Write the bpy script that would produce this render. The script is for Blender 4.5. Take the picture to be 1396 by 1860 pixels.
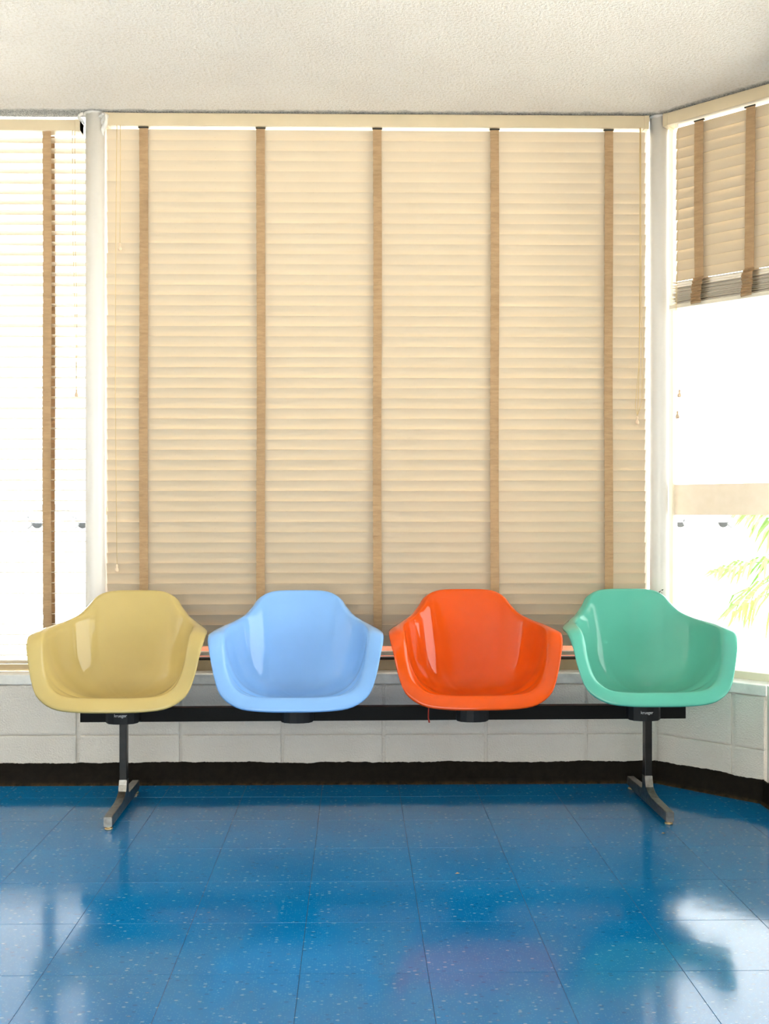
import bpy, bmesh, math, random
from mathutils import Vector, Matrix
random.seed(7)
scn = bpy.context.scene
C = scn.collection
for o in list(bpy.data.objects):
    bpy.data.objects.remove(o)

# ------------------------------------------------------------------ camera, world, exposure
cam_d = bpy.data.cameras.new('camera'); cam = bpy.data.objects.new('camera', cam_d); C.objects.link(cam)
cam_d.sensor_fit = 'HORIZONTAL'; cam_d.sensor_width = 36.0
cam_d.lens = 1864.0 / 1396.0 * 36.0
cam_d.shift_x = 24 / 1396.0; cam_d.shift_y = 3 / 1396.0
cam_d.clip_start = 0.05; cam_d.clip_end = 500
cam.location = (0, -4.147, 1.092); cam.rotation_euler = (math.pi / 2, 0, -0.0155)
scn.camera = cam

SKY = 8.0
w = bpy.data.worlds.new('overcast_sky'); scn.world = w; w.use_nodes = True
bg = w.node_tree.nodes['Background']
bg.inputs['Color'].default_value = (1.0, 0.995, 0.985, 1); bg.inputs['Strength'].default_value = SKY

sun_d = bpy.data.lights.new('sun', 'SUN'); sun_d.energy = 55.0; sun_d.angle = 0.01; sun_d.color = (1.0, 0.97, 0.92)
sun = bpy.data.objects.new('sun', sun_d); C.objects.link(sun)
sun.rotation_euler = Vector((0.66, 0.0, -1.0)).to_track_quat('-Z', 'Y').to_euler()   # high sun over the blank side of the building

scn.view_settings.view_transform = 'Standard'
scn.view_settings.look = 'None'
scn.view_settings.gamma = 1.0
scn.view_settings.use_curve_mapping = False
scn.view_settings.exposure = -0.3

def portal(loc, rot, sx, sy):
    l = bpy.data.lights.new('window_portal', 'AREA'); l.shape = 'RECTANGLE'; l.size = sx; l.size_y = sy
    l.cycles.is_portal = True
    o = bpy.data.objects.new('window_portal', l); C.objects.link(o); o.location = loc; o.rotation_euler = rot
    return o

# ------------------------------------------------------------------ helpers
def rgb(r, g, b):
    f = lambda c: (c / 255 / 12.92) if c / 255 <= 0.04045 else ((c / 255 + 0.055) / 1.055) ** 2.4
    return (f(r), f(g), f(b), 1)

class MatB:
    def __init__(s, name):
        s.m = bpy.data.materials.new(name); s.m.use_nodes = True
        s.nt = s.m.node_tree; s.n = s.nt.nodes; s.l = s.nt.links
        s.p = s.n['Principled BSDF']; s.out = s.n['Material Output']
    def node(s, t, **kw):
        nd = s.n.new(t)
        for k, v in kw.items():
            if k in nd.inputs: nd.inputs[k].default_value = v
            else: setattr(nd, k, v)
        return nd
    def coord(s, which='Object'):
        return s.n.new('ShaderNodeTexCoord').outputs[which]
    def noise(s, vec, scale, detail=3, rough=0.5):
        nd = s.node('ShaderNodeTexNoise'); nd.inputs['Scale'].default_value = scale
        nd.inputs['Detail'].default_value = detail; nd.inputs['Roughness'].default_value = rough
        s.l.new(vec, nd.inputs['Vector']); return nd
    def ramp(s, fac, stops):
        nd = s.n.new('ShaderNodeValToRGB'); e = nd.color_ramp.elements
        while len(e) < len(stops): e.new(0.5)
        for el, (p, c) in zip(e, stops): el.position = p; el.color = c
        s.l.new(fac, nd.inputs['Fac']); return nd.outputs['Color']
    def mix(s, fac, a, b, blend='MIX'):
        nd = s.n.new('ShaderNodeMix'); nd.data_type = 'RGBA'; nd.blend_type = blend
        for sock, v in ((nd.inputs['Factor'], fac), (nd.inputs['A'], a), (nd.inputs['B'], b)):
            pass
        ins = [i for i in nd.inputs if i.enabled]
        for sock, v in zip((nd.inputs[0], nd.inputs[6], nd.inputs[7]), (fac, a, b)):
            if hasattr(v, 'links'): s.l.new(v, sock)
            else: sock.default_value = v
        return nd.outputs[2]
    def math(s, op, a, b=None, clamp=False):
        nd = s.n.new('ShaderNodeMath'); nd.operation = op; nd.use_clamp = clamp
        for i, v in enumerate((a, b)):
            if v is None: continue
            if hasattr(v, 'links'): s.l.new(v, nd.inputs[i])
            else: nd.inputs[i].default_value = v
        return nd.outputs[0]
    def bump(s, h, strength, dist=0.01, normal=None):
        nd = s.n.new('ShaderNodeBump'); nd.inputs['Strength'].default_value = strength
        nd.inputs['Distance'].default_value = dist; s.l.new(h, nd.inputs['Height'])
        if normal: s.l.new(normal, nd.inputs['Normal'])
        return nd.outputs['Normal']
    def set(s, **kw):
        for k, v in kw.items():
            i = s.p.inputs[k.replace('_', ' ')]
            if hasattr(v, 'links'): s.l.new(v, i)
            else: i.default_value = v
        return s

def plain(name, col, rough=0.5, metal=0.0, var=0.06, scale=12, bump=0.0, bscale=60, **kw):
    m = MatB(name); v = m.coord()
    nz = m.noise(v, scale, 4)
    d = tuple(c * (1 - var) for c in col[:3]) + (1,); u = tuple(min(1, c * (1 + var)) for c in col[:3]) + (1,)
    m.set(Base_Color=m.ramp(nz.outputs['Fac'], [(0.3, d), (0.7, u)]), Roughness=rough, Metallic=metal, **kw)
    if bump:
        m.set(Normal=m.bump(m.noise(v, bscale, 4).outputs['Fac'], bump, 0.003))
    return m.m

def mesh_obj(name, verts, faces, mat, parent=None, smooth=False):
    me = bpy.data.meshes.new(name); me.from_pydata([tuple(v) for v in verts], [], faces); me.update()
    return link(name, me, mat, parent, smooth)

def link(name, me, mat=None, parent=None, smooth=False):
    o = bpy.data.objects.new(name, me); C.objects.link(o)
    if mat and len(me.materials) == 0: me.materials.append(mat)
    if smooth:
        for p in me.polygons: p.use_smooth = True
    if parent: o.parent = parent
    return o

def bm_obj(name, bm, mat, parent=None, smooth=False):
    bmesh.ops.recalc_face_normals(bm, faces=bm.faces)
    me = bpy.data.meshes.new(name); bm.to_mesh(me); bm.free()
    return link(name, me, mat, parent, smooth)

def add_box(bm, x0, x1, y0, y1, z0, z1, bevel=0.0):
    r = bmesh.ops.create_cube(bm, size=1)
    vs = r['verts']
    for v in vs:
        v.co = Vector(((x0 + x1) / 2 + v.co.x * (x1 - x0), (y0 + y1) / 2 + v.co.y * (y1 - y0), (z0 + z1) / 2 + v.co.z * (z1 - z0)))
    if bevel:
        es = list({e for v in vs for e in v.link_edges})
        bmesh.ops.bevel(bm, geom=es, offset=bevel, segments=2, affect='EDGES', profile=0.6)

def box(name, x0, x1, y0, y1, z0, z1, mat, parent=None, bevel=0.0):
    bm = bmesh.new(); add_box(bm, x0, x1, y0, y1, z0, z1, bevel)
    return bm_obj(name, bm, mat, parent)

def add_prism(bm, poly, axis, a0, a1):
    """poly: 2-D outline; axis 'x','y','z' = extrusion axis from a0 to a1"""
    def P(p, a):
        return {'x': (a, p[0], p[1]), 'y': (p[0], a, p[1]), 'z': (p[0], p[1], a)}[axis]
    A = [bm.verts.new(P(p, a0)) for p in poly]; B = [bm.verts.new(P(p, a1)) for p in poly]
    n = len(poly)
    bm.faces.new(A); bm.faces.new(list(reversed(B)))
    for i in range(n): bm.faces.new((A[i], B[i], B[(i + 1) % n], A[(i + 1) % n]))

def add_tube(bm, pts, rad, seg=8, cap=True):
    """tube through pts; rad a number or a list"""
    rings = []
    n = len(pts); pts = [Vector(p) for p in pts]
    for i, p in enumerate(pts):
        d = (pts[min(i + 1, n - 1)] - pts[max(i - 1, 0)]).normalized()
        a = Vector((0, 0, 1)) if abs(d.z) < 0.9 else Vector((1, 0, 0))
        s = d.cross(a).normalized(); t = s.cross(d)
        r = rad[i] if isinstance(rad, (list, tuple)) else rad
        rings.append([bm.verts.new(p + (s * math.cos(2 * math.pi * k / seg) + t * math.sin(2 * math.pi * k / seg)) * r) for k in range(seg)])
    for i in range(n - 1):
        for k in range(seg):
            bm.faces.new((rings[i][k], rings[i][(k + 1) % seg], rings[i + 1][(k + 1) % seg], rings[i + 1][k]))
    if cap:
        bm.faces.new(rings[0]); bm.faces.new(list(reversed(rings[-1])))

def tube(name, pts, rad, mat, parent=None, seg=8, smooth=True):
    bm = bmesh.new(); add_tube(bm, pts, rad, seg); return bm_obj(name, bm, mat, parent, smooth)

def empty(name, loc=(0, 0, 0), rz=0.0):
    o = bpy.data.objects.new(name, None); C.objects.link(o); o.location = loc; o.rotation_euler = (0, 0, rz)
    o.empty_display_size = 0.1
    return o

def tag(o, label=None, cat=None, group=None, kind=None):
    if label: o['label'] = label
    if cat: o['category'] = cat
    if group: o['group'] = group
    if kind: o['kind'] = kind
    return o

def struct(o, label, cat): return tag(o, label, cat, kind='structure')

# ------------------------------------------------------------------ materials
M = {}
def build_materials():
    # ceiling: sprayed cream stucco, sooty dirt along the edge over the headrails
    m = MatB('stucco_ceiling'); v = m.coord()
    n1 = m.noise(v, 95, 5, 0.65); n2 = m.noise(v, 3.0, 3)
    col = m.ramp(n2.outputs['Fac'], [(0.3, (0.865, 0.81, 0.745, 1)), (0.7, (0.915, 0.865, 0.80, 1))])
    speck = m.ramp(n1.outputs['Fac'], [(0.36, (0.80, 0.74, 0.63, 1)), (0.52, (1, 1, 1, 1))])
    col = m.mix(0.5, col, speck, 'MULTIPLY')
    sep = m.n.new('ShaderNodeSeparateXYZ'); m.l.new(v, sep.inputs[0])
    # distance to back line (y=0) and to the bay line
    a = math.radians(44)
    dback = m.math('SUBTRACT', 0.022, sep.outputs['Y'])
    dbay = m.math('SUBTRACT', (1.222 * math.sin(a) + 0.022), m.math('ADD', m.math('MULTIPLY', sep.outputs['X'], math.sin(a)), m.math('MULTIPLY', sep.outputs['Y'], math.cos(a))))
    dist = m.math('MINIMUM', dback, dbay)
    nd = m.noise(v, 22, 4, 0.7)
    dj = m.math('ADD', dist, m.math('MULTIPLY', m.math('SUBTRACT', nd.outputs['Fac'], 0.62), 0.05))
    mask = m.ramp(dj, [(0.0, (1, 1, 1, 1)), (0.012, (0.85, 0.85, 0.85, 1)), (0.035, (0, 0, 0, 1))])
    spk = m.ramp(m.noise(v, 210, 3, 0.7).outputs['Fac'], [(0.40, (1, 1, 1, 1)), (0.62, (0.45, 0.45, 0.45, 1))])
    col = m.mix(m.math('MULTIPLY', mask, spk), col, (0.13, 0.135, 0.13, 1))
    m.set(Base_Color=col, Roughness=0.95, Normal=m.bump(n1.outputs['Fac'], 0.9, 0.012)); M['ceiling'] = m.m

    # painted concrete block
    m = MatB('painted_block'); v = m.coord()
    nb = m.noise(v, 150, 5, 0.6); nl = m.noise(v, 5, 3); ng = m.noise(v, 420, 2)
    m.set(Base_Color=m.ramp(nl.outputs['Fac'], [(0.3, (0.78, 0.72, 0.645, 1)), (0.75, (0.84, 0.78, 0.705, 1))]), Roughness=0.6,
          Normal=m.bump(nb.outputs['Fac'], 0.8, 0.009, m.bump(ng.outputs['Fac'], 0.25, 0.002))); M['block'] = m.m
    M['sill'] = plain('painted_sill_cap', (0.78, 0.76, 0.71, 1), 0.55, var=0.12, scale=20, bump=0.4, bscale=130)
    M['white_paint'] = plain('white_paint', (0.74, 0.695, 0.64, 1), 0.35, var=0.03, scale=6, bump=0.08, bscale=40)
    M['room_paint'] = plain('room_paint', (0.80, 0.77, 0.70, 1), 0.8, var=0.03)
    M['tan_frame'] = plain('tan_window_frame', (0.50, 0.40, 0.24, 1), 0.45, var=0.1)
    M['cream_frame'] = plain('cream_window_frame', (0.74, 0.66, 0.52, 1), 0.45, var=0.06)
    m = MatB('frosted_film'); v = m.coord(); c = m.ramp(m.noise(v, 30, 3).outputs['Fac'], [(0.3, (0.88, 0.77, 0.63, 1)), (0.7, (0.92, 0.81, 0.68, 1))])
    m.set(Base_Color=c, Roughness=0.6); t = m.node('ShaderNodeBsdfTranslucent'); m.l.new(c, t.inputs['Color'])
    mx = m.node('ShaderNodeMixShader'); mx.inputs[0].default_value = 0.17
    m.l.new(m.p.outputs[0], mx.inputs[1]); m.l.new(t.outputs[0], mx.inputs[2]); m.l.new(mx.outputs[0], m.out.inputs['Surface']); M['film'] = m.m
    M['dark_gasket'] = plain('dark_gasket', (0.03, 0.025, 0.015, 1), 0.6)
    # black cove base with brown dirt at its toe
    m = MatB('black_base'); v = m.coord(); sep = m.n.new('ShaderNodeSeparateXYZ'); m.l.new(v, sep.inputs[0])
    nz = m.noise(v, 40, 5, 0.7)
    dirt = m.math('MULTIPLY', m.ramp(sep.outputs['Z'], [(0.0, (1, 1, 1, 1)), (0.014, (0, 0, 0, 1))]), m.ramp(nz.outputs['Fac'], [(0.35, (0, 0, 0, 1)), (0.6, (1, 1, 1, 1))]))
    base = m.ramp(nz.outputs['Fac'], [(0.3, (0.010, 0.008, 0.006, 1)), (0.8, (0.022, 0.017, 0.012, 1))])
    m.set(Base_Color=m.mix(dirt, base, (0.07, 0.045, 0.02, 1)), Roughness=0.7, Specular_IOR_Level=0.06, Normal=m.bump(nz.outputs['Fac'], 0.2, 0.003)); M['base'] = m.m
    # blue vinyl composition tile: white and dark chips, waxed
    m = MatB('blue_vinyl_tile'); v = m.coord('Object')
    geo = m.n.new('ShaderNodeNewGeometry'); pv = geo.outputs['Position']
    mp = m.node('ShaderNodeMapping'); m.l.new(pv, mp.inputs['Vector']); mp.inputs['Scale'].default_value = (0.55, 1.0, 1.0)
    vor = m.node('ShaderNodeTexVoronoi'); vor.inputs['Scale'].default_value = 100; m.l.new(mp.outputs[0], vor.inputs['Vector'])
    csep = m.n.new('ShaderNodeSeparateColor'); m.l.new(vor.outputs['Color'], csep.inputs[0])
    chip = m.math('MULTIPLY', m.math('LESS_THAN', vor.outputs['Distance'], 0.26), m.math('GREATER_THAN', csep.outputs[0], 0.80))
    chipd = m.math('MULTIPLY', m.math('LESS_THAN', vor.outputs['Distance'], 0.32), m.math('LESS_THAN', csep.outputs[1], 0.10))
    vor2 = m.node('ShaderNodeTexVoronoi'); vor2.inputs['Scale'].default_value = 300; m.l.new(mp.outputs[0], vor2.inputs['Vector'])
    cs2 = m.n.new('ShaderNodeSeparateColor'); m.l.new(vor2.outputs['Color'], cs2.inputs[0])
    fine = m.math('MULTIPLY', m.math('LESS_THAN', vor2.outputs['Distance'], 0.35), m.math('GREATER_THAN', cs2.outputs[0], 0.72))
    oi = m.n.new('ShaderNodeObjectInfo')
    nl = m.noise(pv, 2.2, 3); nf = m.noise(pv, 60, 4, 0.7)
    col = m.ramp(nl.outputs['Fac'], [(0.3, (0.000, 0.130, 0.340, 1)), (0.7, (0.000, 0.163, 0.400, 1))])
    col = m.mix(m.math('MULTIPLY', nf.outputs['Fac'], 0.25), col, (0.004, 0.09, 0.25, 1))
    col = m.mix(m.math('MULTIPLY', oi.outputs['Random'], 0.08), col, (0.002, 0.10, 0.29, 1))
    col = m.mix(m.math('MULTIPLY', fine, 0.35), col, (0.10, 0.33, 0.52, 1))
    col = m.mix(m.math('MULTIPLY', chip, 0.5), col, (0.22, 0.42, 0.52, 1))
    col = m.mix(m.math('MULTIPLY', chipd, 0.5), col, (0.0, 0.04, 0.12, 1))
    nr = m.noise(pv, 3.0, 4, 0.6)
    m.set(Base_Color=col, Roughness=m.ramp(nr.outputs['Fac'], [(0.3, (0.085, 0.085, 0.085, 1)), (0.7, (0.145, 0.145, 0.145, 1))]),
          Normal=m.bump(m.noise(pv, 9, 2).outputs['Fac'], 0.05, 0.01, m.bump(nf.outputs['Fac'], 0.03, 0.002)))
    m.p.inputs['IOR'].default_value = 1.46
    M['tile'] = m.m
    M['grout'] = plain('tile_joint', (0.004, 0.02, 0.05, 1), 0.7)
    # blind slats: cream enamel that lets some daylight through
    def slat(name, c, tr):
        m = MatB(name); v = m.coord(); nz = m.noise(v, 2.5, 3)
        d = tuple(x * 0.96 for x in c) + (1,); u = tuple(min(1, x * 1.03) for x in c) + (1,)
        col = m.ramp(nz.outputs['Fac'], [(0.3, d), (0.7, u)])
        sp = m.ramp(m.noise(v, 160, 2).outputs['Fac'], [(0.74, (0, 0, 0, 1)), (0.78, (1, 1, 1, 1))])
        col = m.mix(m.math('MULTIPLY', sp, 0.5), col, (0.30, 0.17, 0.06, 1))
        m.set(Base_Color=col, Roughness=0.5)
        t = m.node('ShaderNodeBsdfTranslucent'); m.l.new(col, t.inputs['Color'])
        mx = m.node('ShaderNodeMixShader'); mx.inputs[0].default_value = tr
        m.l.new(m.p.outputs[0], mx.inputs[1]); m.l.new(t.outputs[0], mx.inputs[2]); m.l.new(mx.outputs[0], m.out.inputs['Surface'])
        return m.m
    M['slat'] = slat('cream_slat', (0.655, 0.535, 0.385), 0.10)
    M['headrail'] = plain('cream_headrail', (0.62, 0.50, 0.33, 1), 0.45, var=0.05, scale=8)
    # woven tape
    m = MatB('woven_tape'); v = m.coord()
    mp = m.node('ShaderNodeMapping'); m.l.new(v, mp.inputs['Vector']); mp.inputs['Scale'].default_value = (300, 300, 900)
    wv = m.noise(mp.outputs[0], 1.0, 2); mp2 = m.node('ShaderNodeMapping'); m.l.new(v, mp2.inputs['Vector']); mp2.inputs['Scale'].default_value = (20, 20, 110)
    st = m.noise(mp2.outputs[0], 1.0, 4, 0.7); bl = m.noise(v, 7, 4, 0.6)
    col = m.ramp(st.outputs['Fac'], [(0.25, (0.40, 0.245, 0.125, 1)), (0.6, (0.53, 0.345, 0.185, 1))])
    col = m.mix(m.ramp(bl.outputs['Fac'], [(0.5, (0, 0, 0, 1)), (0.75, (0.45, 0.45, 0.45, 1))]), col, (0.33, 0.21, 0.11, 1))
    col = m.mix(m.math('MULTIPLY', wv.outputs['Fac'], 0.3), col, (0.28, 0.18, 0.09, 1))
    m.set(Base_Color=col, Roughness=0.9, Normal=m.bump(wv.outputs['Fac'], 0.3, 0.001))
    t = m.node('ShaderNodeBsdfTranslucent'); m.l.new(col, t.inputs['Color'])
    mx = m.node('ShaderNodeMixShader'); mx.inputs[0].default_value = 0.12
    m.l.new(m.p.outputs[0], mx.inputs[1]); m.l.new(t.outputs[0], mx.inputs[2]); m.l.new(mx.outputs[0], m.out.inputs['Surface'])
    M['tape'] = m.m
    M['cord'] = plain('cotton_cord', (0.66, 0.48, 0.22, 1), 0.9)
    M['tassel'] = plain('plastic_tassel', (0.74, 0.55, 0.38, 1), 0.4)
    # fibreglass shells
    def shell(name, col, coat=0.9):
        m = MatB(name); v = m.coord(); nz = m.noise(v, 160, 4, 0.7); n2 = m.noise(v, 5, 3)
        d = tuple(c * 0.94 for c in col) + (1,); u = tuple(min(1, c * 1.04) for c in col) + (1,)
        base = m.ramp(n2.outputs['Fac'], [(0.3, d), (0.7, u)])
        base = m.mix(m.math('MULTIPLY', nz.outputs['Fac'], 0.12), base, tuple(c * 0.8 for c in col) + (1,))
        m.set(Base_Color=base, Roughness=0.5, Specular_IOR_Level=0.08, Coat_Weight=coat, Coat_Roughness=0.03, Coat_IOR=1.42,
              Normal=m.bump(m.noise(v, 14, 2).outputs['Fac'], 0.03, 0.01))
        return m.m
    M['yellow'] = shell('khaki_yellow_fibreglass', (0.51, 0.39, 0.145))
    M['blue'] = shell('sky_blue_fibreglass', (0.215, 0.43, 0.80))
    M['orange'] = shell('orange_fibreglass', (0.67, 0.074, 0.000))
    M['green'] = shell('mint_green_fibreglass', (0.105, 0.43, 0.325))
    M['black_metal'] = plain('black_enamel', (0.008, 0.0075, 0.007, 1), 0.5, bump=0.05, Specular_IOR_Level=0.10)
    M['bracket'] = plain('black_plastic_bracket', (0.014, 0.014, 0.015, 1), 0.45, Specular_IOR_Level=0.2)
    M['post'] = plain('dark_steel', (0.022, 0.020, 0.018, 1), 0.35, metal=0.6, var=0.2, scale=30)
    M['steel'] = plain('worn_brushed_steel', (0.30, 0.28, 0.25, 1), 0.36, metal=1.0, var=0.25, scale=60, bump=0.15, bscale=220)
    M['brass'] = plain('brass_glide', (0.70, 0.52, 0.28, 1), 0.35, metal=1.0)
    M['print'] = plain('grey_print', (0.62, 0.62, 0.62, 1), 0.5)
    M['red'] = plain('red_cord', (0.45, 0.03, 0.01, 1), 0.7)
    M['crumb'] = plain('dry_leaf', (0.34, 0.25, 0.12, 1), 0.8)
    M['twig'] = plain('dark_twig', (0.05, 0.04, 0.015, 1), 0.8)
    # glass
    m = MatB('window_glass'); nt = m
    tr = m.node('ShaderNodeBsdfTransparent'); gl = m.node('ShaderNodeBsdfGlossy'); gl.inputs['Roughness'].default_value = 0.02
    fr = m.node('ShaderNodeFresnel'); fr.inputs['IOR'].default_value = 1.45
    tr.inputs['Color'].default_value = (0.96, 0.98, 0.97, 1)
    mx = m.node('ShaderNodeMixShader'); m.l.new(fr.outputs[0], mx.inputs[0]); m.l.new(tr.outputs[0], mx.inputs[1]); m.l.new(gl.outputs[0], mx.inputs[2])
    m.l.new(mx.outputs[0], m.out.inputs['Surface']); M['glass'] = m.m
    # outside
    M['concrete'] = plain('pale_concrete', (0.62, 0.60, 0.56, 1), 0.9, var=0.08, scale=0.5)
    M['brick'] = plain('red_brick', (0.36, 0.10, 0.055, 1), 0.9, var=0.25, scale=15, bump=0.4)
    M['mortar'] = plain('brick_mortar', (0.5, 0.45, 0.38, 1), 0.95)
    M['frond'] = plain('palm_leaf', (0.12, 0.24, 0.035, 1), 0.5, var=0.3, scale=9)
    M['car_white'] = plain('white_car_paint', (0.80, 0.80, 0.80, 1), 0.3, var=0.01)
    M['car_silver'] = plain('silver_blue_car_paint', (0.60, 0.66, 0.74, 1), 0.3, var=0.02)
    M['tyre'] = plain('tyre_rubber', (0.14, 0.148, 0.16, 1), 0.8)
    M['trim'] = plain('grey_arch_trim', (0.17, 0.18, 0.19, 1), 0.7)
    M['car_glass'] = plain('tinted_glass', (0.16, 0.18, 0.21, 1), 0.1)
    M['rim'] = plain('alloy_wheel', (0.7, 0.7, 0.7, 1), 0.35)
build_materials()

# ------------------------------------------------------------------ room
CEIL = 2.716
SILL = 0.445
A = math.radians(44)
BX, BY = 1.222, 0.0                     # corner of back wall and bay wall
BL = 0.446                              # length of bay wall
ux, uy = math.cos(A), -math.sin(A)
EX, EY = BX + ux * BL, BY + uy * BL     # corner of bay wall and side wall
LX, RY = -3.4, -7.0                     # left and rear limits of the room

def blocks(root, x_joints, courses, front=-0.0):
    """painted blocks, joints recessed; local x along wall, y=0 front face"""
    cache = {}
    for k in range(len(x_joints) - 1):
        for (z0, z1) in courses:
            wdt = round(x_joints[k + 1] - x_joints[k], 3); h = round(z1 - z0, 3)
            key = (wdt, h)
            if key not in cache:
                bm = bmesh.new(); g = 0.0060
                add_box(bm, g, wdt - g, 0, 0.05, 0.0018, h - 0.0018, 0.0055)
                me = bpy.data.meshes.new('block'); bmesh.ops.recalc_face_normals(bm, faces=bm.faces); bm.to_mesh(me); bm.free(); me.materials.append(M['block'])
                for p in me.polygons: p.use_smooth = False
                cache[key] = me
            o = bpy.data.objects.new('block', cache[key]); C.objects.link(o); o.parent = root
            o.location = (x_joints[k], random.uniform(-0.0006, 0.0006), z0)

def cap_row(root, joints, z0, z1, depth):
    for k in range(len(joints) - 1):
        box('sill_cap', joints[k] + 0.0008, joints[k + 1] - 0.0008, -0.004, depth, z0 + 0.002, z1, M['sill'], root, 0.004)

courses = [(0.0, 0.2005), (0.2005, 0.4025)]
wb = struct(empty('wall_back'), 'low wall of painted grey concrete blocks under the long windows', 'wall')
jb = [LX] + [-1.117 - 0.4075 * k for k in range(5, 0, -1)] + [-1.117, -0.703, -0.294, 0.115, 0.528, 0.935, 1.222]
blocks(wb, jb, courses)
box('mortar_core', LX, BX + 0.03, 0.0085, 0.18, 0, 0.4025, M['block'], wb)
cap_row(wb, [LX, -2.2, -0.9, 0.3, BX + 0.02], 0.4025, SILL, 0.18)

wr = struct(empty('wall_right', (BX, BY, 0), -A), 'angled low block wall behind the green chair', 'wall')
blocks(wr, [0.0, 0.318, BL], courses)
box('mortar_core', -0.02, BL, 0.0085, 0.18, 0, 0.4025, M['block'], wr)
cap_row(wr, [0.004, 0.23, BL + 0.002], 0.4025, SILL, 0.18)

# side wall running towards the camera, out of frame but for its first centimetres
ws = struct(empty('wall_side', (EX, EY, 0), -math.pi / 2), 'low white side wall running toward the viewer at right edge', 'wall')
box('side_wall_base', 0.0, 5.2, 0.004, 0.18, 0, SILL, M['white_paint'], ws)
box('side_wall_header', 0.0, 5.2, 0.05, 0.18, 2.60, CEIL, M['white_paint'], ws)
for xx in (1.7, 3.4, 5.1):
    box('side_wall_mullion', xx, xx + 0.06, 0.06, 0.14, SILL, 2.60, M['white_paint'], ws)
box('side_wall_end', 5.2, -RY + EY + 0.0, 0.0, 0.18, 0, CEIL, M['room_paint'], ws)

wl = struct(box('wall_left', LX - 0.12, LX, RY, 0.18, 0, CEIL, M['room_paint']), 'plain cream side wall out of frame on the left', 'wall')
we = struct(empty('wall_rear', (0, RY, 0)), 'cream wall behind the viewer with one opening added for fill daylight', 'wall')
RW0, RW1, RZ0, RZ1 = -2.8, 1.3, 0.12, 2.35  # unseen opening, added and widened to light blocks and chairs from the front
box('rear_wall_base', LX - 0.12, EX + 0.18, -0.15, 0, 0, RZ0, M['room_paint'], we)
box('rear_wall_header', LX - 0.12, EX + 0.18, -0.15, 0, RZ1, CEIL, M['room_paint'], we)
for x0, x1 in ((LX - 0.12, RW0), (RW1, EX + 0.18)):
    box('rear_wall_pier', x0, x1, -0.15, 0, RZ0, RZ1, M['room_paint'], we)

# ceiling and floor plates
def plate(name, z0, z1, mat, ext):
    poly = [(LX - 0.12, RY - 0.15), (EX + ext, RY - 0.15), (EX + ext, EY + 0.06), (BX + ext * 0.45, ext), (LX - 0.12, ext)]
    bm = bmesh.new(); add_prism(bm, poly, 'z', z0, z1); return bm_obj(name, bm, mat)
struct(plate('ceiling', CEIL, CEIL + 0.12, M['ceiling'], 0.075), 'cream sprayed stucco ceiling with sooty edge', 'ceiling')
fl = struct(empty('floor'), 'waxed blue vinyl tile floor with pale flecks', 'floor')
sub = plate('tile_joint_bed', -0.05, -0.0006, M['grout'], 0.16); sub.parent = fl
T = 0.3048
x_lines = [-0.132 + T * k for k in range(-8, 7)]
y_lines = [-1.404 + T * k for k in range(-5, 5)]
tile_cache = {}
def tile(x0, x1, y0, y1):
    key = (round(x1 - x0, 3), round(y1 - y0, 3))
    if key not in tile_cache:
        bm = bmesh.new(); g = 0.0006
        add_box(bm, g, key[0] - g, g, key[1] - g, -0.003, 0, 0.0006)
        me = bpy.data.meshes.new('tile'); bmesh.ops.recalc_face_normals(bm, faces=bm.faces); bm.to_mesh(me); bm.free(); me.materials.append(M['tile'])
        tile_cache[key] = me
    o = bpy.data.objects.new('tile', tile_cache[key]); C.objects.link(o); o.parent = fl
    o.location = (x0, y0, 0); o.rotation_euler = (random.uniform(-1, 1) * 0.0002, random.uniform(-1, 1) * 0.0002, 0)
yy = [y for y in y_lines if y < -0.02] + [0.0]
for i in range(len(x_lines) - 1):
    for j in range(len(yy) - 1):
        if x_lines[i] >= 1.38 and yy[j + 1] > -0.10: continue
        tile(x_lines[i], x_lines[i + 1], yy[j], yy[j + 1])
xr, xl0, y0 = x_lines[-1], x_lines[0], yy[0]
bm = bmesh.new()
for x0, x1, a0, a1 in ((LX, xl0, y0, 0.0), (xr, EX + 0.1, y0, -0.2), (LX, EX + 0.1, RY, y0)):
    if x1 > x0: add_box(bm, x0, x1, a0, a1, -0.003, 0)
tag(bm_obj('far_tiles', bm, M['tile'], fl), kind='stuff')

# cove base with a ragged painted top edge
def cove(name, L, parent_loc, rz, label, seed):
    rnd = random.Random(seed); n = int(L / 0.006); V = []; F = []
    top = 0.0; slow = 0
    prof_bot = [(-0.016, 0.0005), (-0.0155, 0.004), (-0.009, 0.010), (-0.006, 0.022)]
    for i in range(n + 1):
        x = L * i / n
        slow = slow * 0.93 + rnd.uniform(-1, 1) * 0.0011
        zt = 0.089 + slow + rnd.uniform(-1, 1) * 0.0007
        for (y, z) in prof_bot: V.append((x, y, z))
        V += [(x, -0.0055, zt - 0.002), (x, -0.003, zt), (x, 0.001, zt), (x, 0.001, 0.0005)]
    k = 8
    for i in range(n):
        for j in range(k):
            a, b = i * k + j, i * k + (j + 1) % k
            F.append((a, b, b + k, a + k))
    F.append(tuple(range(k))); F.append(tuple(reversed(range(n * k, n * k + k))))
    o = mesh_obj(name, V, F, M['base']); o.location = parent_loc; o.rotation_euler = (0, 0, rz)
    bm = bmesh.new(); bm.from_mesh(o.data); bmesh.ops.recalc_face_normals(bm, faces=bm.faces); bm.to_mesh(o.data); bm.free()
    struct(o, label, 'baseboard'); return o
cove('baseboard_back', BX - LX - 0.004, (LX, 0, 0), 0, 'black cove base with ragged paint edge along the back wall', 1)
cove('baseboard_right', BL - 0.006, (BX - 0.0, BY - 0.001, 0), -A, 'black cove base along the angled block wall', 2)
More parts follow.
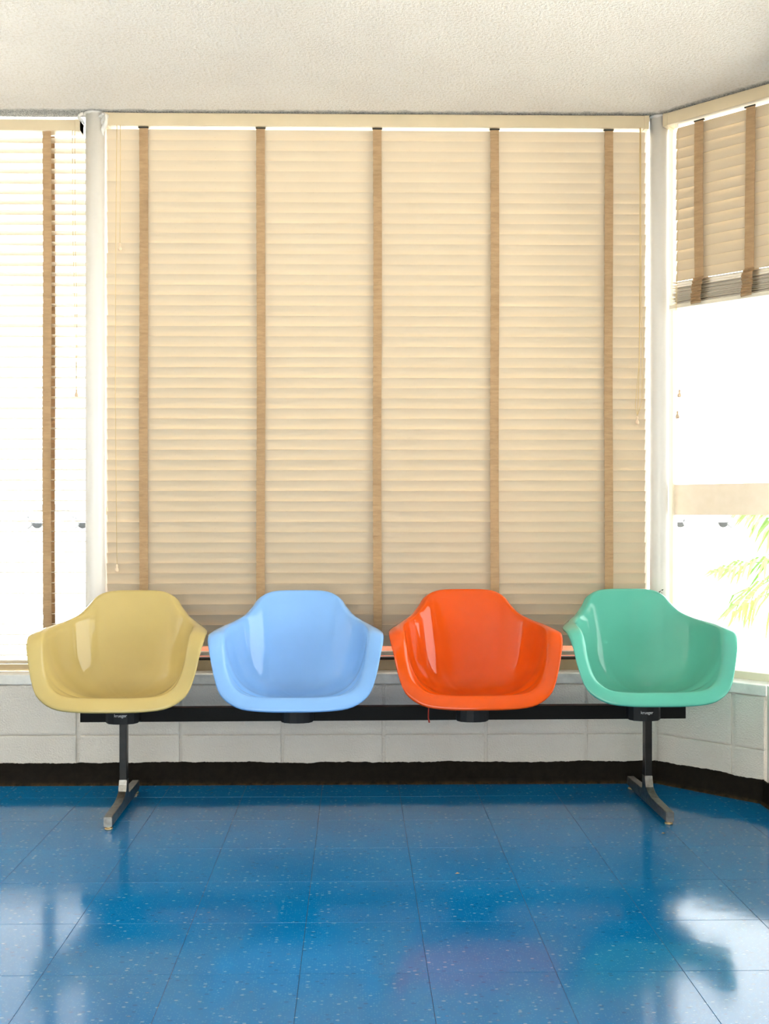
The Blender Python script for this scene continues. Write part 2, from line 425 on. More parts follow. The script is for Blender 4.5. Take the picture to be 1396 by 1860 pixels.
cove('baseboard_side', 5.1, (EX - 0.006, EY - 0.004, 0), -math.pi / 2, 'black cove base along the side wall at right edge', 3)

# ------------------------------------------------------------------ windows (set back 0.1 m on the sill)
def window(name, loc, rz, x0, x1, label, mat, transoms=()):
    r = struct(empty(name, loc, rz), label, 'window')
    y0, y1 = 0.105, 0.150
    box('bottom_frame', x0, x1, y0 - 0.012, y1, SILL - 0.0005, SILL + (0.030 if name != 'window_2' else 0.042), M['cream_frame'] if name == 'window_3' else M['tan_frame'], r, 0.003)
    if name != 'window_3':
        box('gasket', x0, x1, y0 - 0.006, y1 - 0.01, SILL + (0.030 if name != 'window_2' else 0.042), SILL + (0.037 if name != 'window_2' else 0.052), M['dark_gasket'], r)
    box('top_frame', x0, x1, 0.072, y1, CEIL + 0.110, CEIL + 0.140, mat, r, 0.003)
    box('jamb', x0, x0 + 0.018, y0, y1, SILL + 0.030, CEIL + 0.110, mat, r, 0.003)
    box('jamb', x1 - 0.018, x1, y0, y1, SILL + 0.030, CEIL + 0.110, mat, r, 0.003)
    box('pane', x0 + 0.017, x1 - 0.017, 0.126, 0.130, SILL + 0.029, CEIL + 0.111, M['glass'], r)
    return r
window('window_1', (0, 0, 0), 0, -2.85, -1.085, 'bright window behind the open blind at left', M['white_paint'])
w2 = window('window_2', (0, 0, 0), 0, -1.03, 1.215, 'wide window behind the closed cream blind', M['white_paint'])
w3 = window('window_3', (BX, BY, 0), -A, -0.002, 0.70, 'angled bay window showing white daylight and palm leaves', M['cream_frame'])
box('film_band', 0.016, 0.68, 0.1225, 0.1255, 1.086, 1.212, M['film'], w3)
for nm, (x0, x1) in (('window_4', (0.0, 1.70)), ('window_5', (1.76, 3.40)), ('window_6', (3.46, 5.10))):
    r = struct(empty(nm, (EX, EY, 0), -math.pi / 2), 'tall side window out of frame at right', 'window')
    box('pane', x0, x1, 0.098, 0.102, SILL, 2.60, M['glass'], r)
r = struct(empty('window_added_rear', (0, RY, 0)), 'unseen rear window added for fill daylight', 'window')
box('pane', RW0, RW1, -0.08, -0.076, RZ0, RZ1, M['glass'], r)
portal(((RW0 + RW1) / 2, RY - 0.16, (RZ0 + RZ1) / 2), (math.pi / 2, 0, 0), RW1 - RW0, RZ1 - RZ0)

# portals that guide daylight sampling through the openings
portal((-1.97, 0.19, 1.58), (-math.pi / 2, 0, 0), 1.76, 2.25)
portal((BX + ux * 0.36 + math.sin(A) * 0.19, BY + uy * 0.36 + math.cos(A) * 0.19, 1.58), (-math.pi / 2, 0, -A), 0.72, 2.25)
portal((EX + 0.19, EY - 2.6, 1.52), (-math.pi / 2, 0, -math.pi / 2), 5.2, 2.16)

# small hinge clips on the frame beside the left column
for z in (2.078, 1.103):
    box('frame_clip', -1.029, -1.019, 0.085, 0.106, z - 0.016, z + 0.016, M['cream_frame'], w2, 0.002)

# ------------------------------------------------------------------ round columns
def column(x, y, r, label, torn):
    root = tag(empty('round_column', (x, y, SILL)), label, 'column', 'white pipe columns between the windows')
    h = CEIL - SILL
    bm = bmesh.new(); n = 40
    add_tube(bm, [(0, 0, 0), (0, 0, 0.004), (0, 0, h * 0.5), (0, 0, h)], r, n)
    bm_obj('shaft', bm, M['white_paint'], root, True)
    bm = bmesh.new(); pts = []
    rnd = random.Random(4)
    # lumpy caulk collar at the ceiling
    rings = []
    for k in range(28):
        a = 2 * math.pi * k / 28; rr = r + rnd.uniform(0.0005, 0.004); dz = rnd.uniform(0.004, 0.012)
        rings.append((bm.verts.new((math.cos(a) * (r - 0.001), math.sin(a) * (r - 0.001), h - dz)), bm.verts.new((math.cos(a) * rr, math.sin(a) * rr, h - dz * 0.5)), bm.verts.new((math.cos(a) * (rr + 0.003), math.sin(a) * (rr + 0.003), h - 0.0005))))
    for k in range(28):
        p, q = rings[k], rings[(k + 1) % 28]
        bm.faces.new((p[0], q[0], q[1], p[1])); bm.faces.new((p[1], q[1], q[2], p[2]))
    bm_obj('caulk_collar', bm, M['white_paint'], root, True)
    if torn:   # peeling paint flaps at the top right and left
        for (ax, ln, wd, sgn) in ((0.032, 0.085, 0.020, 1), (0.030, 0.05, 0.026, 1), (-0.041, 0.05, 0.012, -1), (0.02, 0.03, 0.02, 1)):
            V = []; F = []; ns = 8
            for i in range(ns + 1):
                t = i / ns
                cx = ax + sgn * (0.012 * math.sin(t * 5.0) + 0.010 * t) ; cy = -0.026 - 0.010 * math.sin(t * 3.3); z = h - 0.004 - ln * t
                wv = wd * (1 - 0.55 * t) * (0.8 + 0.3 * math.sin(9 * t + ax * 50))
                V += [(cx, cy - 0.004, z + 0.006), (cx + sgn * wv * 0.5, cy - 0.010 * math.sin(6 * t), z), (cx + sgn * wv, cy + 0.008, z - 0.004)]
            for i in range(ns):
                a = i * 3
                F += [(a, a + 1, a + 4, a + 3), (a + 1, a + 2, a + 5, a + 4)]
            o = mesh_obj('peeling_flap', V, F, M['white_paint'], root, True)
            md = o.modifiers.new('thickness', 'SOLIDIFY'); md.thickness = 0.0015
column(-1.056, 0.045, 0.0402, 'white round column with peeling caulk at its top, left of the closed blind', True)
column(1.245, 0.048, 0.0372, 'white round column between the closed blind and the bay window', False)

# ------------------------------------------------------------------ venetian blinds
def slat_mesh(x0, x1, width=0.050, crown=0.002, th=0.0016, k=6):
    V = []; F = []
    for x in (x0, x1):
        for s in (1, -1):
            for i in range(k + 1):
                t = i / k - 0.5
                V.append((x, t * width, crown * (1 - 4 * t * t) + s * th / 2))
    n = k + 1
    for i in range(k):
        F.append((i, i + 1, 2 * n + i + 1, 2 * n + i))
        F.append((n + i, 3 * n + i, 3 * n + i + 1, n + i + 1))
        F.append((i, n + i, n + i + 1, i + 1)); F.append((2 * n + i, 2 * n + i + 1, 3 * n + i + 1, 3 * n + i))
    F.append((0, 2 * n, 3 * n, n)); F.append((k, n + k, 3 * n + k, 2 * n + k))
    me = bpy.data.meshes.new('slat'); me.from_pydata(V, [], F)
    bm = bmesh.new(); bm.from_mesh(me); bmesh.ops.recalc_face_normals(bm, faces=bm.faces); bm.to_mesh(me); bm.free()
    me.materials.append(M['slat'])
    for p in me.polygons: p.use_smooth = False
    return me

def tape(name, x, y, z0, z1, wd, parent, seed, th=0.0012, amp=0.0012):
    rnd = random.Random(seed); n = max(4, int((z1 - z0) / 0.021)); V = []; F = []; ph = rnd.uniform(0, 6)
    for i in range(n + 1):
        z = z0 + (z1 - z0) * i / n
        yo = y - 0.0012 * (i % 2); xo = x + amp * math.sin(ph + z * 4)
        l = 0.0012 * (i % 2) + rnd.uniform(0, 0.0006)
        V += [(xo - wd / 2 + l, yo, z), (xo + wd / 2, yo, z), (xo + wd / 2, yo + th, z), (xo - wd / 2 + l, yo + th, z)]
    for i in range(n):
        for j in range(4):
            a, b = i * 4 + j, i * 4 + (j + 1) % 4
            F.append((a, b, b + 4, a + 4))
    F.append((3, 2, 1, 0)); F.append(tuple(n * 4 + j for j in range(4)))
    return mesh_obj(name, V, F, M['tape'], parent)

def tassel(x, y, z, parent, ragged=False):
    bm = bmesh.new()
    prof = [(0.0, 0.0018), (-0.003, 0.0042), (-0.008, 0.0046), (-0.013, 0.0034), (-0.018, 0.0062), (-0.024, 0.0080), (-0.029, 0.0078), (-0.032, 0.0045)]
    add_tube(bm, [(x, y, z + p) for p, r in prof], [r for p, r in prof], 12)
    if ragged: add_tube(bm, [(x, y, z - 0.03), (x + 0.003, y - 0.002, z - 0.042)], [0.003, 0.001], 6)
    return bm_obj('tassel', bm, M['tassel'], parent, True)

def cord(pts, parent, r=0.0011): return tube('cord', pts, r, M['cord'], parent, 6)

def make_blind(name, loc, rz, x0, x1, rail, top_z, bot_z, pitch, tilt, tapes, label, rear=0.026, ycen=0.05, bottom=True, vdrop=0.0):
    r = tag(empty(name, loc, rz), label, 'blind')
    zt, zb, rx0, rx1 = rail
    yc = ycen
    hr = box('headrail', rx0, rx1, yc - 0.032, yc + 0.028, zb, zt, M['headrail'], r, 0.0025)
    for s, xx in ((1, rx0), (-1, rx1)):
        e = box('end_bracket', min(xx, xx + s * 0.020), max(xx, xx + s * 0.020), yc - 0.0345, yc + 0.030, zb - 0.003, zt + 0.0, M['headrail'], r, 0.002)
    me = slat_mesh(x0, x1)
    n = int(round((top_z - bot_z) / pitch)) + 1
    rnd = random.Random(len(name) + int(x0 * 100))
    for i in range(n):
        o = bpy.data.objects.new('slat', me); C.objects.link(o); o.parent = r
        o.location = (rnd.uniform(-0.0015, 0.0015), yc, top_z - i * pitch + rnd.uniform(-0.0006, 0.0006))
        o.rotation_euler = (tilt + math.radians(rnd.uniform(-1.2, 1.2)), rnd.uniform(-0.0006, 0.0006), 0)
    return r, n

# wide closed blind: room edge of every slat tipped down
b2, n2 = make_blind('venetian_blind', (0, 0, 0), 0, -1.010, 1.189, (2.7145, 2.663, -1.019, 1.197), 2.632, 0.573, 0.04202, math.radians(-71.5),
                    None, 'wide closed cream venetian blind with five tan tapes behind the chairs')
tx = [-0.860, -0.385, 0.089, 0.568, 1.035]
for i, x in enumerate(tx):
    tape('ladder_tape', x, 0.0355, 0.535, 2.660, 0.0358, b2, 20 + i)
    tape('rear_tape', x, 0.0640, 0.535, 2.660, 0.0358, b2, 40 + i)
    box('tape_clip', x - 0.020, x + 0.020, 0.030, 0.0385, 2.6575, 2.6625, M['dark_gasket'], b2)
box('bottom_rail', -1.010, 1.189, 0.032, 0.068, 0.514, 0.530, M['slat'], b2, 0.003)
cord([(-0.949, 0.016, 2.664), (-0.949, 0.014, 2.4), (-0.950, 0.014, 2.182)], b2); tassel(-0.950, 0.014, 2.186, b2)
cord([(-0.963, 0.016, 2.664), (-0.967, 0.013, 2.2), (-0.969, 0.013, 1.6), (-0.962, 0.012, 0.885)], b2); tassel(-0.962, 0.012, 0.888, b2)
cord([(1.160, 0.016, 2.664), (1.159, 0.013, 2.0), (1.153, 0.013, 1.6), (1.147, 0.012, 1.490)], b2)
cord([(1.162, 0.017, 2.664), (1.163, 0.014, 2.15), (1.168, 0.014, 1.75), (1.166, 0.013, 1.55), (1.147, 0.012, 1.492)], b2, 0.0009)
cord([(1.158, 0.017, 2.664), (1.158, 0.014, 2.15), (1.154, 0.014, 1.7), (1.138, 0.013, 1.525), (1.147, 0.012, 1.492)], b2, 0.0009)
tassel(1.146, 0.012, 1.488, b2, True)
cord([(1.147, 0.012, 1.492), (1.156, 0.010, 1.515), (1.166, 0.010, 1.53)], b2, 0.0007)

# open blind on the left
b1, n1 = make_blind('venetian_blind', (0, 0, 0), 0, -2.66, -1.098, (2.690, 2.645, -2.68, -1.116), 2.615, 0.50, 0.0420, math.radians(-4),
                    None, 'open glowing venetian blind with one tan tape left of the white column', ycen=0.062)
for i, x in enumerate((-2.40, -1.825, -1.250)):
    tape('ladder_tape', x, 0.0335, 0.485, 2.643, 0.0358, b1, 60 + i)
    tape('rear_tape', x, 0.0895, 0.485, 2.643, 0.0358, b1, 70 + i)
box('bottom_rail', -2.66, -1.098, 0.044, 0.080, 0.4835, 0.494, M['slat'], b1, 0.003)
cord([(-1.146, 0.030, 2.646), (-1.143, 0.028, 2.2), (-1.132, 0.028, 1.8), (-1.129, 0.028, 1.60)], b1)
cord([(-1.136, 0.030, 2.646), (-1.134, 0.028, 2.2), (-1.127, 0.028, 1.9), (-1.129, 0.028, 1.60)], b1)
tassel(-1.129, 0.028, 1.597, b1)

# half-raised blind in the bay
b3, n3 = make_blind('venetian_blind', (BX, BY, 0), -A, 0.062, 0.635, (2.7145, 2.665, 0.018, 0.655), 2.632, 2.045, 0.0412, math.radians(73),
                    None, 'half-raised venetian blind with bunched slats in the bay window')
bx = [0.168, 0.373, 0.58]
for i, x in enumerate(bx):
    tape('ladder_tape', x, 0.0295, 2.025, 2.652, 0.0380, b3, 80 + i, amp=0.003)
    tape('rear_tape', x, 0.0705, 2.025, 2.652, 0.0380, b3, 90 + i)
    box('tape_clip', x - 0.021, x + 0.021, 0.026, 0.034, 2.6505, 2.6552, M['dark_gasket'], b3)
me = slat_mesh(0.055, 0.635, crown=0.0015)
rnd = random.Random(5)
for i in range(13):        # bunched slats resting on the bottom rail
    o = bpy.data.objects.new('slat', me); C.objects.link(o); o.parent = b3
    z = 1.9405 + i * 0.0060 + rnd.uniform(-0.0012, 0.0012)
    if i > 10: z += (i - 10) * 0.006
    o.location = (rnd.uniform(-0.003, 0.003), 0.05 + rnd.uniform(-0.003, 0.003), z); o.rotation_euler = (math.radians(rnd.uniform(-3, 3)), 0.002, 0)
box('bottom_rail', 0.040, 0.640, 0.026, 0.074, 1.920, 1.936, M['cream_frame'], b3, 0.003)
for i, x in enumerate(bx):     # accordion folds of slack tape in front of the bunch
    for yy0, nm in ((0.012, 'bunched_tape'), (0.078, 'bunched_tape')):
        V = []; F = []; nf = 18; rnd = random.Random(100 + i)
        for k in range(nf + 1):
            z = 1.925 + 0.105 * k / nf
            yo = yy0 - (0.006 if k % 2 else -0.002) * (1 + rnd.uniform(-0.3, 0.3)) + (0.006 if k > nf - 3 else 0)
            xo = x + rnd.uniform(-0.003, 0.003) - 0.006 + 0.006 * k / nf
            tz = rnd.uniform(-0.0025, 0.0025)
            V += [(xo - 0.021, yo, z - tz), (xo, yo - 0.002, z), (xo + 0.021, yo, z + tz)]
        for k in range(nf):
            a = k * 3; F += [(a, a + 1, a + 4, a + 3), (a + 1, a + 2, a + 5, a + 4)]
        o = mesh_obj(nm, V, F, M['tape'], b3); md = o.modifiers.new('thickness', 'SOLIDIFY'); md.thickness = 0.001
cord([(0.078, 0.016, 2.656), (0.080, 0.014, 2.3), (0.076, 0.014, 1.9), (0.080, 0.014, 1.590)], b3, 0.0008); tassel(0.092, 0.014, 1.590, b3)
cord([(0.084, 0.016, 2.656), (0.086, 0.014, 2.3), (0.080, 0.014, 1.9), (0.085, 0.014, 1.505)], b3, 0.0008); tassel(0.084, 0.014, 1.505, b3)

# ------------------------------------------------------------------ beam seating
def catmull(keys, n):
    """periodic Catmull-Rom through a list of tuples, n samples"""
    K = len(keys); out = []
    for i in range(n):
        t = i * K / n; k = int(t); u = t - k
        p = [keys[(k + j - 1) % K] for j in range(4)]
        out.append([0.5 * (2 * p[1][d] + (p[2][d] - p[0][d]) * u + (2 * p[0][d] - 5 * p[1][d] + 4 * p[2][d] - p[3][d]) * u * u + (3 * p[1][d] - p[0][d] - 3 * p[2][d] + p[3][d]) * u ** 3) for d in range(len(p[0]))])
    return out

# crease A, outer lip edge B, wall direction T at crease, k1, k2   (right half, front to back)
HALF = [
 ((0.000, -0.226, 0.441), (0.000, -0.262, 0.402), (0.0, -1, 0.30), 0.10, 0.055),
 ((0.105, -0.225, 0.442), (0.120, -0.258, 0.404), (0.1, -1, 0.32), 0.11, 0.055),
 ((0.178, -0.219, 0.451), (0.200, -0.246, 0.416), (0.55, -0.8, 0.65), 0.13, 0.055),
 ((0.226, -0.206, 0.486), (0.258, -0.224, 0.460), (0.7, -0.55, 0.9), 0.15, 0.07),
 ((0.248, -0.190, 0.545), (0.286, -0.203, 0.533), (0.32, -0.3, 1.0), 0.17, 0.12),
 ((0.257, -0.172, 0.610), (0.301, -0.186, 0.606), (0.18, -0.2, 1.0), 0.19, 0.16),
 ((0.261, -0.140, 0.650), (0.309, -0.148, 0.647), (0.12, -0.1, 1.0), 0.20, 0.18),
 ((0.261, -0.080, 0.664), (0.308, -0.080, 0.655), (0.12, 0.0, 1.0), 0.20, 0.19),
 ((0.251, 0.000, 0.669), (0.294, 0.006, 0.658), (0.14, 0.05, 1.0), 0.20, 0.19),
 ((0.225, 0.072, 0.677), (0.262, 0.088, 0.666), (0.16, 0.16, 1.0), 0.19, 0.19),
 ((0.188, 0.123, 0.698), (0.214, 0.145, 0.690), (0.14, 0.24, 1.0), 0.18, 0.20),
 ((0.160, 0.155, 0.738), (0.180, 0.177, 0.733), (0.10, 0.28, 1.0), 0.17, 0.23),
 ((0.137, 0.177, 0.776), (0.154, 0.199, 0.774), (0.06, 0.30, 1.0), 0.16, 0.25),
 ((0.092, 0.190, 0.799), (0.103, 0.213, 0.797), (0.03, 0.30, 1.0), 0.16, 0.26),
 ((0.000, 0.194, 0.803), (0.000, 0.217, 0.800), (0.0, 0.30, 1.0), 0.16, 0.26),
]
def flat(k, s):
    zz = lambda z: 0.69 + (z - 0.69) * 0.80 if z > 0.69 else z
    k = ((k[0][0], k[0][1], zz(k[0][2])), (k[1][0], k[1][1], zz(k[1][2]) + (0.004 if k[1][2] < 0.42 else 0))) + tuple(k[2:])
    A_, B_, T_ = k[0], k[1], Vector(k[2]).normalized()
    return (s * A_[0], A_[1], A_[2], s * B_[0], B_[1], B_[2], s * T_.x, T_.y, T_.z, k[3], k[4])
KEYS = [flat(k, 1) for k in HALF] + [flat(k, -1) for k in HALF[-2:0:-1]]
def shell_mesh():
    N = 112; S = 20; Lp = 7
    P0 = Vector((0, -0.03, 0.4065))
    V = [P0]; F = []
    for d in catmull(KEYS, N):
        a, b, t = Vector(d[0:3]), Vector(d[3:6]), Vector(d[6:9]).normalized()
        h = (a - P0); h.z = 0; h.normalize()
        p1 = P0 + h * d[9]; p2 = a - t * d[10]
        for i in range(1, S + 1):
            u = i / S; q = 1 - u
            V.append(P0 * q ** 3 + p1 * 3 * q * q * u + p2 * 3 * q * u * u + a * u ** 3)
        out = b - a
        c1 = a + t * 0.012 + out * 0.10; c2 = a + out * 0.70 + t * 0.004
        for i in range(1, Lp + 1):
            u = i / Lp; q = 1 - u
            V.append(a * q ** 3 + c1 * 3 * q * q * u + c2 * 3 * q * u * u + b * u ** 3)
        # turned-down outer edge
        dn = (b - c2).normalized(); down = Vector((0, 0.0, -1)) if b.z > 0.45 else Vector((0, 0.6, -0.8))
        V.append(b + dn * 0.002 + down * 0.004); 
    R = S + Lp + 1
    for k in range(N):
        o0 = 1 + k * R; o1 = 1 + ((k + 1) % N) * R
        F.append((0, o0, o1))
        for i in range(R - 1): F.append((o0 + i, o0 + i + 1, o1 + i + 1, o1 + i))
    me = bpy.data.meshes.new('shell'); me.from_pydata([tuple(v) for v in V], [], F); me.update()
    for p in me.polygons: p.use_smooth = True
    return me

# bench frame (local x along beam)
BEN = Vector((0.113, -0.3135, 0)); BR = 0.0155
fr = tag(empty('bench_frame', BEN, BR), 'long black seat beam on two steel pedestal feet carrying four chairs', 'bench frame')
bm = bmesh.new(); add_box(bm, -1.127, 1.126, -0.020, 0.020, 0.323, 0.374, 0.002); bm_obj('beam', bm, M['black_metal'], fr)
def pedestal(x):
    # foot bar with a curved rise into the post
    prof = [(-0.270, 0.012), (-0.270, 0.046), (-0.10, 0.049), (-0.055, 0.056), (-0.031, 0.070), (-0.0225, 0.092), (-0.0205, 0.110),
            (0.014, 0.110), (0.014, 0.060), (0.020, 0.052), (0.218, 0.048), (0.218, 0.014), (0.1, 0.012)]
    bm = bmesh.new(); add_prism(bm, prof, 'x', x - 0.0145, x + 0.0145)
    es = [e for e in bm.edges if abs(e.verts[0].co.x - e.verts[1].co.x) < 1e-5]
    bmesh.ops.bevel(bm, geom=es, offset=0.0018, segments=2, affect='EDGES')
    foot = bm_obj('foot', bm, M['steel'], fr)
    for yy_ in (-0.254, 0.205):
        bm = bmesh.new(); add_tube(bm, [(x, yy_, 0.0), (x, yy_, 0.003), (x, yy_, 0.004), (x, yy_, 0.006), (x, yy_, 0.007), (x, yy_, 0.014)], [0.0135, 0.0145, 0.0145, 0.0135, 0.009, 0.009], 16)
        bm_obj('glide', bm, M['brass'], foot, False)
    bm = bmesh.new(); add_box(bm, x - 0.0135, x + 0.0135, -0.0195, 0.013, 0.1005, 0.3228, 0.002); bm_obj('post', bm, M['post'], fr)
SEATS = (-0.966, -0.328, 0.319, 0.960)
pedestal(-0.970); pedestal(0.985)

shell_me = shell_mesh()
def chair(lx, mat, label, lettering, lift=0.0, sc=1.0, pitch=0.0):
    loc = BEN + Vector((lx * math.cos(BR), lx * math.sin(BR), 0))
    root = tag(empty('shell_chair', loc, BR), label, 'chair', 'four moulded shell chairs on one beam')
    me = shell_me.copy(); me.materials.append(mat)
    o = link('shell', me, None, root); o.scale = (sc, sc, 1.0); o.rotation_euler = (-pitch, 0, 0); o.location = (0, -0.39 * pitch, lift)
    md = o.modifiers.new('thickness', 'SOLIDIFY'); md.thickness = 0.0045; md.offset = 1.0
    # bracket: bowed front, chamfered flanks
    poly = [(-0.060, -0.0205), (-0.060, -0.052), (-0.047, -0.072), (-0.025, -0.081), (0.0, -0.084), (0.025, -0.081), (0.047, -0.072), (0.060, -0.052), (0.060, -0.0205)]
    bm = bmesh.new(); add_prism(bm, poly, 'z', 0.326, 0.3985)
    bmesh.ops.bevel(bm, geom=[e for e in bm.edges if abs(e.verts[0].co.z - e.verts[1].co.z) < 1e-5 and e.verts[0].co.z < 0.35], offset=0.003, segments=2, affect='EDGES')
    br = bm_obj('mounting_bracket', bm, M['bracket'], root)
    box('seat_plate', -0.075, 0.075, -0.030, 0.060, 0.3745, 0.3995, M['bracket'], root, 0.002)
    if lettering:
        cu = bpy.data.curves.new('lettering', 'FONT'); cu.body = 'krueger'; cu.size = 0.0155; cu.align_x = 'CENTER'; cu.extrude = 0.0003; cu.space_character = 0.95
        tmp = bpy.data.objects.new('lettering', cu); C.objects.link(tmp)
        bpy.context.view_layer.update()
        dg = bpy.context.evaluated_depsgraph_get()
        lm = bpy.data.meshes.new_from_object(tmp.evaluated_get(dg)); bpy.data.objects.remove(tmp)
        # wrap on the bowed front
        for v in lm.vertices:
            x, y, z = v.co
            yb = -0.0842 + (abs(x) / 0.025) * 0.003 if abs(x) < 0.025 else -0.0812 + (abs(x) - 0.025) / 0.022 * 0.009
            v.co = (x, yb - 0.0004 - z, 0.3535 + y)
        lm.materials.clear(); lm.materials.append(M['print'])
        tag(link('lettering', lm, None, br), 'pale printed maker name')
    return root
chair(SEATS[0], M['yellow'], 'khaki yellow shell armchair at the left end of the beam', True, 0.003)
chair(SEATS[1], M['blue'], 'glossy sky blue shell armchair between the yellow and orange chairs', False, 0.002)
chair(SEATS[2], M['orange'], 'glossy bright orange shell armchair between the blue and green chairs', False, 0.005, 0.995)
chair(SEATS[3], M['green'], 'mint green shell armchair at the right end near the bay window', True, 0.008, 0.98, 0.016)

# small things
tag(tube('red_string', [(0.268, -0.415, 0.400), (0.266, -0.418, 0.376), (0.265, -0.418, 0.350), (0.269, -0.417, 0.332)], [0.0024, 0.0024, 0.0022, 0.003], M['red']), 'short red string hanging under the orange chair', 'string')
for (cx, cy, lab) in ((0.302, -1.039, 'tiny brown leaf crumb on the blue floor in front of the orange chair'), (1.043, -0.660, 'tiny tan leaf crumb on the floor beside the right foot of the bench')):
    V = [(0, 0, 0.0004), (0.006, 0.004, 0.003), (0.015, 0.001, 0.0012), (0.008, -0.004, 0.0025), (0.0075, 0.0, 0.0005), (0.007, 0.0005, 0.0045)]
    o = mesh_obj('leaf_crumb', V, [(0, 1, 5), (1, 2, 5), (2, 3, 5), (3, 0, 5), (1, 0, 4), (2, 1, 4), (3, 2, 4), (0, 3, 4)], M['crumb']); o.location = (cx, cy, -0.0003)
    tag(o, lab, 'leaf', 'leaf crumbs on the floor')
tw = tag(empty('dried_sprig', (1.192, -0.088, 0.768)), 'tiny dark dried sprig at the top of the green chair', 'twig')
tube('stem', [(0, 0, 0.0), (0.008, -0.004, 0.010), (0.020, -0.004, 0.019)], [0.0012, 0.001, 0.0008], M['twig'], tw, 5)
for (px, pz, s) in ((0.010, 0.012, 1), (0.018, 0.012, -1), (0.021, 0.020, 1)):
    mesh_obj('leaf', [(px, -0.004, pz), (px + 0.004, -0.006, pz + 0.004 * s), (px + 0.010, -0.004, pz + 0.003 * s), (px + 0.005, -0.003, pz - 0.002)], [(0, 1, 2, 3)], M['twig'], tw)

# ------------------------------------------------------------------ outside
GZ = -0.12
bm = bmesh.new(); add_box(bm, -120, 160, 0.30, 160, GZ - 0.2, GZ)
add_box(bm, EX + 0.35, 160, -60, 0.30, GZ - 0.2, GZ); add_box(bm, -120, EX + 0.35, -60, RY - 0.4, GZ - 0.2, GZ); add_box(bm, -120, LX - 0.4, RY - 0.4, 0.30, GZ - 0.2, GZ)
struct(bm_obj('ground', bm, M['concrete']), 'pale sunlit concrete outside the windows', 'ground')

def palm(x, y, seed, label, fronds):
    root = tag(empty('palm_plant', (x, y, GZ)), label, 'palm')
    tube('trunk', [(0, 0, 0), (0.01, 0, 0.25), (0.0, 0.01, 0.92)], [0.09, 0.08, 0.06], plain('palm_trunk', (0.28, 0.2, 0.12, 1), 0.9, var=0.3, bump=0.5), root, 12)
    rnd = random.Random(seed)
    for (az, L, el, droop, leaf) in fronds:
        dx, dy = math.cos(az), math.sin(az); sx, sy = -dy, dx
        V = []; F = []; n = 26
        def rach(t):
            r = L * t; return Vector((dx * r, dy * r, 0.90 + math.sin(el) * L * t - droop * t * t))
        bm = bmesh.new(); add_tube(bm, [rach(t / 8) for t in range(9)], [0.010 - 0.0085 * t / 8 for t in range(9)], 5)
        for i in range(3, n + 1):
            t = i / n; p = rach(t); ll = leaf * math.sin(math.pi * (0.15 + 0.80 * t)) + 0.05
            for s in (-1, 1):
                fwd = rnd.uniform(0.35, 0.75); dr = rnd.uniform(0.55, 1.1)
                d = Vector((sx * s * 0.75 + dx * fwd, sy * s * 0.75 + dy * fwd, rnd.uniform(-0.1, 0.25))).normalized()
                q1 = p + d * ll * 0.45; q2 = p + d * ll * 0.85 + Vector((0, 0, -ll * dr * 0.5))
                q3 = q2 + Vector((d.x * 0.05, d.y * 0.05, -ll * 0.35))
                wv = Vector((dx, dy, 0.2)) * 0.009
                vs = [bm.verts.new(c) for c in (p - wv * 0.5, p + wv * 0.5, q1 + wv, q1 - wv, q2 + wv * 0.8, q2 - wv * 0.8, q3)]
                bm.faces.new((vs[0], vs[1], vs[2], vs[3])); bm.faces.new((vs[3], vs[2], vs[4], vs[5])); bm.faces.new((vs[5], vs[4], vs[6]))
        me = bpy.data.meshes.new('frond'); bm.to_mesh(me); bm.free(); link('frond', me, M['frond'], root)
palm(2.78, 1.45, 3, 'leafy palm with drooping fronds outside the bay window',
     [(math.pi * 1.00, 0.80, 0.30, 0.24, 0.15), (math.pi * 1.03, 0.72, -0.02, 0.20, 0.30), (math.pi * 0.90, 0.62, 0.9, 0.10, 0.2), (math.pi * 0.5, 0.9, 0.8, 0.3, 0.3), (math.pi * 0.2, 0.9, 0.6, 0.3, 0.3), (math.pi * 1.6, 0.7, 0.6, 0.3, 0.3), (math.pi * 1.85, 0.9, 0.7, 0.3, 0.3)])

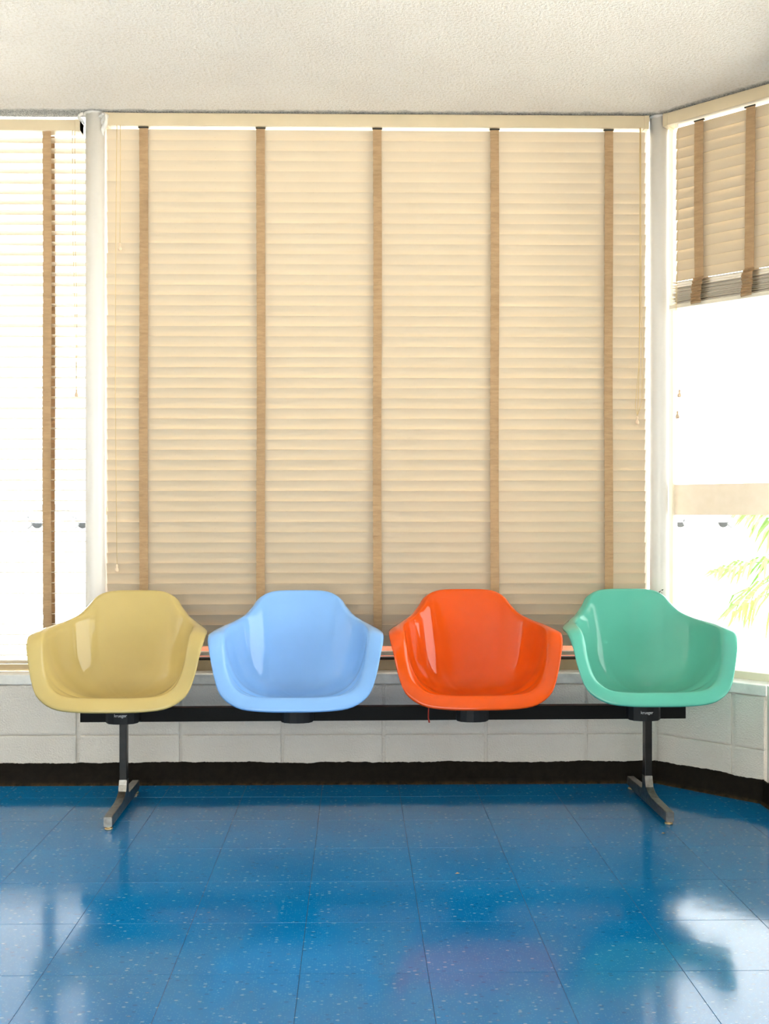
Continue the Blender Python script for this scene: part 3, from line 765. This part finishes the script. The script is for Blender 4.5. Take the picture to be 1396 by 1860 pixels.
def car(loc, rz, paint, label):
    root = tag(empty('parked_car', loc, rz), label, 'car', 'cars in the lot outside')
    root.scale = (1.4, 1.4, 1.4)
    prof = [(-2.2, 0.35), (-2.22, 0.62), (-2.1, 0.82), (-1.25, 0.95), (-0.62, 1.40), (0.55, 1.46), (1.35, 1.05), (2.05, 0.95), (2.22, 0.7), (2.2, 0.35)]
    bm = bmesh.new(); low = []
    for cx in (1.38, -1.38):
        low += [(cx + 0.38 * math.cos(a), 0.33 + 0.38 * math.sin(a)) for a in [math.pi * k / 8 for k in range(9)]]
    add_prism(bm, prof + low, 'y', -0.85, 0.85)
    bmesh.ops.triangulate(bm, faces=[f for f in bm.faces if len(f.verts) > 4]); bm_obj('body', bm, paint, root)
    for s in (-1, 1):
        for wn in ([(-1.1, 0.98), (-0.58, 1.34), (-0.05, 1.37), (-0.05, 0.98)], [(0.03, 0.98), (0.03, 1.37), (0.5, 1.39), (1.2, 1.05), (1.2, 0.98)]):
            bm = bmesh.new(); add_prism(bm, wn, 'y', s * 0.852, s * 0.862); bm_obj('side_window', bm, M['car_glass'], root)
        for cx in (1.38, -1.38):
            bm = bmesh.new(); add_tube(bm, [(cx, s * 0.66, 0.33), (cx, s * 0.868, 0.33)], 0.33, 24); wh = bm_obj('wheel', bm, M['tyre'], root)
            arc = [math.pi * k / 10 for k in range(11)]
            ring = [(cx + 0.52 * math.cos(a), 0.33 + 0.50 * math.sin(a)) for a in arc] + [(cx + 0.38 * math.cos(a), 0.33 + 0.38 * math.sin(a)) for a in reversed(arc)]
            ba = bmesh.new()
            for q in range(10):
                add_prism(ba, [ring[q], ring[q + 1], ring[20 - q], ring[21 - q]], 'y', s * 0.851, s * 0.860)
            bm_obj('arch_trim', ba, M['trim'], root)
            bm = bmesh.new(); add_tube(bm, [(cx, s * 0.80, 0.33), (cx, s * 0.875, 0.33)], 0.21, 20); bm_obj('hubcap', bm, M['rim'], wh)
car((30.75, 85.4, GZ), 0.03, M['car_white'], 'white parked car seen below the rail in the bay window')
car((-24.5, 80, GZ), -0.1, M['car_silver'], 'pale silver car glimpsed through the open blind at left')

# brick planter outside the wide window, enlarged to block daylight mirrored in the floor
pl = tag(empty('brick_planter', (-1.10, 0.75, GZ)), 'red brick planter wall glimpsed under the closed blind, enlarged to block daylight', 'planter')
box('mortar_core', 0.004, 2.471, 0.004, 0.196, 0, 1.016, M['mortar'], pl)
bm = bmesh.new(); add_box(bm, 0.005, 0.220, 0, 0.10, 0.004, 0.064, 0.003); bmesh.ops.recalc_face_normals(bm, faces=bm.faces)
bme = bpy.data.meshes.new('brick'); bm.to_mesh(bme); bm.free(); bme.materials.append(M['brick'])
for r_ in range(15):
    for c_ in range(11):
        for yb in (0.0,):
            o = bpy.data.objects.new('brick', bme); C.objects.link(o); o.parent = pl
            o.location = (c_ * 0.225 + (0.0 if r_ % 2 else 0.0), yb, r_ * 0.068)
